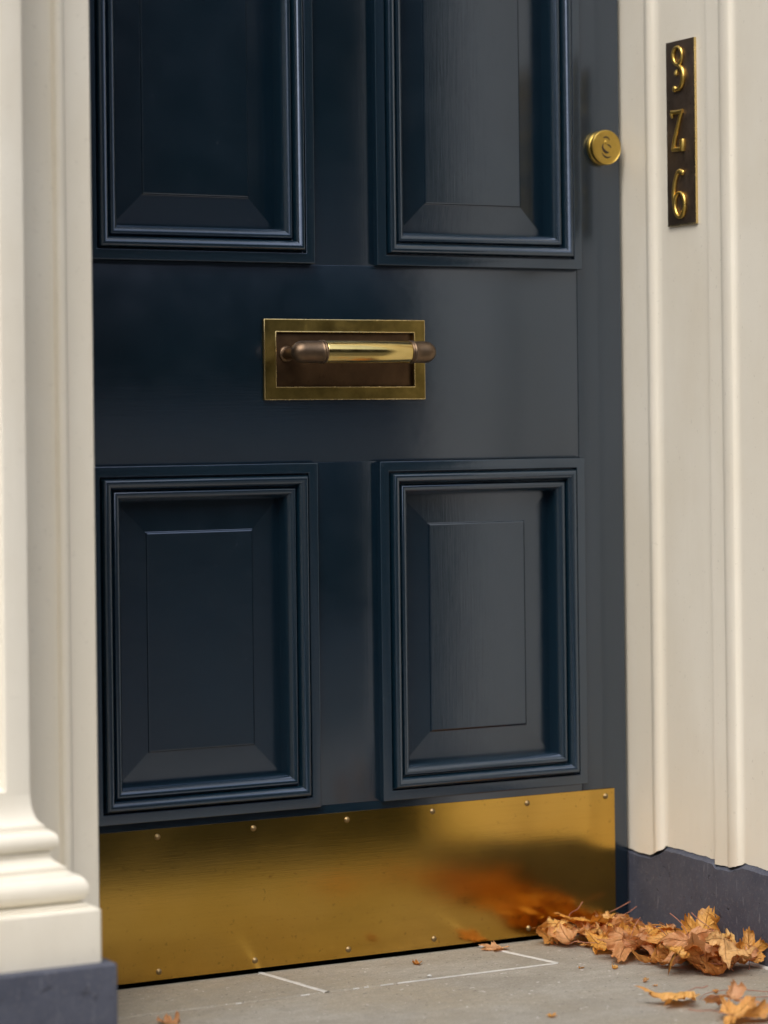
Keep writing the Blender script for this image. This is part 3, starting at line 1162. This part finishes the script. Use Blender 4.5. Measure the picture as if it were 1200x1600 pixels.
HEAPS = (('dry maple leaf tangled in the heap in front of the kick plate', 'leaves heaped in front of the kick plate'),
         ('dry maple leaf in the middle of the heap, by the door corner', 'leaves in the middle of the heap'),
         ('dry maple leaf in the right part of the heap, by the side plinth', 'leaves heaped against the side plinth'))
n = 0
for layer, (cnt, lo, hi) in enumerate(((24, 0, .003), (14, .002, .007), (6, .005, .011))):
    for i in range(cnt):
        y = -(i + rnd.random()) / cnt * .325 - .012
        xa = front_edge(y) + .040 + layer * .018
        x = rnd.uniform(xa, max(xa + .02, 2.09))
        sz = rnd.uniform(.034, .056)
        w = 0 if y > -.11 else (1 if y > -.22 else 2)
        leaf((x, y), sz, rnd.uniform(0, 360), rnd.gauss(0, 12 + 7 * layer), rnd.gauss(0, 12 + 7 * layer), 100 + n, HEAPS[w][0], HEAPS[w][1],
             curl=rnd.uniform(1.3, 2.5), lift=rnd.uniform(lo, hi), stem=(rnd.random() < .3), zmax=(.036 if y > -.14 else .042))
        n += 1
# leaves that stand out of the heap
leaf((1.962, -.034), .034, 100, -50, 10, 501, 'small yellow curled leaf at the left tip of the heap, against the kick plate', LEAF_GROUP, bend=(1.6, .6), curl=1.1)
leaf((2.080, -.225), .050, 35, -58, -10, 502, 'large yellow leaf standing up out of the heap, tip against the blue grey plinth', LEAF_GROUP, bend=(.3, .8), curl=1.5, lift=.010, zmax=0.085)
leaf((2.100, -.318), .038, 60, -72, 5, 503, 'narrow orange leaf standing upright at the right end of the heap', LEAF_GROUP, bend=(.8, 1.3), curl=.9, lift=.006, zmax=0.06)
leaf((2.010, -.300), .052, 250, 38, 12, 504, 'broad yellow leaf draped over the front of the heap with clear veins', LEAF_GROUP, bend=(.5, -.5), curl=1.7, lift=.012, zmax=0.062)
leaf((2.045, -.330), .050, 300, 30, -12, 505, 'golden leaf with pointed lobes at the front right of the heap', LEAF_GROUP, bend=(.6, -.4), curl=1.8, lift=.010, zmax=0.06)
leaf((2.015, -.060), .058, 190, -28, 8, 506, 'pinkish tan leaf arched at the back of the heap, in front of the kick plate', LEAF_GROUP, bend=(-.9, -.5), curl=.9, lift=.012, zmax=0.046)
leaf((1.990, -.185), .056, 215, 32, 0, 507, 'long tan leaf leaning forward off the middle of the heap', LEAF_GROUP, bend=(.3, 1.0), curl=1.5, lift=.004, zmax=0.045)
leaf((1.893, -.450), .047, 150, 10, 12, 508, 'pinkish brown crumpled leaf lying by itself in front of the heap', 'loose leaves on the doorstep slab', bend=(-.6, -.7), curl=1.15)
leaf((1.915, -.510), .044, 20, 3, -8, 509, 'pale yellow leaf with a curled rust edge, lying in front of the heap', 'loose leaves on the doorstep slab', bend=(.9, -1.2), curl=1.3)
leaf((1.893, -.562), .050, 330, 0, 6, 510, 'brown crumpled leaf at the bottom edge, nearest the camera', 'loose leaves on the doorstep slab', bend=(-.6, .8), curl=1.2)
leaf((1.955, -.590), .046, 80, 0, 6, 513, 'brown pink leaf curled beside the nearest crumpled leaf, at the bottom right', 'loose leaves on the doorstep slab', bend=(-.9, .6), curl=1.2)
leaf((2.088, -.395), .026, 10, 5, 6, 511, 'golden leaf by the foot of the plinth at the right edge of the picture', 'loose leaves on the doorstep slab', bend=(-.6, .5), curl=1.0)
leaf((1.735, -.062), .012, 200, 0, 0, 512, 'tiny rust coloured leaf scrap on the small slab below the kick plate', 'loose leaves on the doorstep slab', bend=(.9, 1.6), curl=.8, stem=False)
leaf((1.3060, -.215), .022, 80, -12, 0, 514, 'orange leaf tip beside the left plinth at the bottom edge', 'loose leaves on the doorstep slab', bend=(.9, 1.0), curl=.9, stem=False)
leaf((1.716, -.425), .010, 10, 0, 0, 515, 'tiny pinkish leaf scrap on the front slab, left of the crumpled leaf', 'loose leaves on the doorstep slab', bend=(.5, .5), curl=.8, stem=False)
leaf((1.880, -.012), .030, 185, 0, 0, 516, 'flattened brown leaf half under the kick plate', 'loose leaves on the doorstep slab', bend=(.1, 1.2), curl=.4, stem=False)
# further along the wall, out of frame but mirrored in the brass
for i in range(6):
    y = -rnd.uniform(.50, .62)
    leaf((rnd.uniform(2.05, 2.10), y), rnd.uniform(.036, .056), rnd.uniform(0, 360), rnd.gauss(0, 20), rnd.gauss(0, 20), 700 + i,
         'dry maple leaf further along the foot of the side wall', 'dry leaves further along the side wall', curl=rnd.uniform(.8, 1.4), lift=rnd.uniform(0, .02), stem=False)


SCRAP = 'small broken crumb of dry leaf scattered on the stone round the heap'
rnd = random.Random(77)
for i in range(9):
    y = -rnd.uniform(.17, .50)
    x = front_edge(min(.40, -y) * -1) - abs(rnd.gauss(0, .028)) - .004
    leaf((x, y), rnd.uniform(.004, .009), rnd.uniform(0, 360), rnd.gauss(0, 10), rnd.gauss(0, 10), 900 + i, SCRAP, 'leaf crumbs round the heap',
         curl=rnd.uniform(.8, 1.6), stem=False)


def loose_stem(pts, label):
    path = catmull(pts, 5)
    V, F = tube_pts(path, list(np.linspace(.0004, .0007, len(path))), 6)
    o = reg(mesh('leaf_stem', V, F, 'stem', None, smooth=60))
    tag(o, label, 'stem', 'loose leaf stems')
    return o


loose_stem([(1.925, -.44, .0015), (1.95, -.425, .004), (1.985, -.435, .006), (2.02, -.455, .003), (2.045, -.45, .0015)], 'long thin reddish leaf stem curving over the slab in front of the heap')
loose_stem([(1.93, -.47, .0015), (1.965, -.465, .003), (2.00, -.475, .0025), (2.025, -.47, .0012)], 'short reddish leaf stem lying just in front of the longer curved stem')
loose_stem([(2.050, -.030, .030), (2.075, -.028, .036), (2.100, -.026, .044)], 'upper of two thin leaf stems poking up at the door corner')
loose_stem([(2.060, -.045, .028), (2.085, -.040, .031), (2.104, -.036, .038)], 'lower of two thin leaf stems poking up at the door corner')

# pebble
bm = bmesh.new()
bmesh.ops.create_icosphere(bm, subdivisions=3, radius=.003)
for v in bm.verts:
    v.co = Vector((v.co.x * 1.15, v.co.y * .9, v.co.z * .65)) * (1 + .18 * noise.noise(v.co * 400)) + Vector((1.7085, -.1405, .0016))
peb = bm_obj('pebble', bm, 'mortar', None, 80)
tag(peb, 'tiny white pebble on the slab by the thin mortar line', 'pebble')
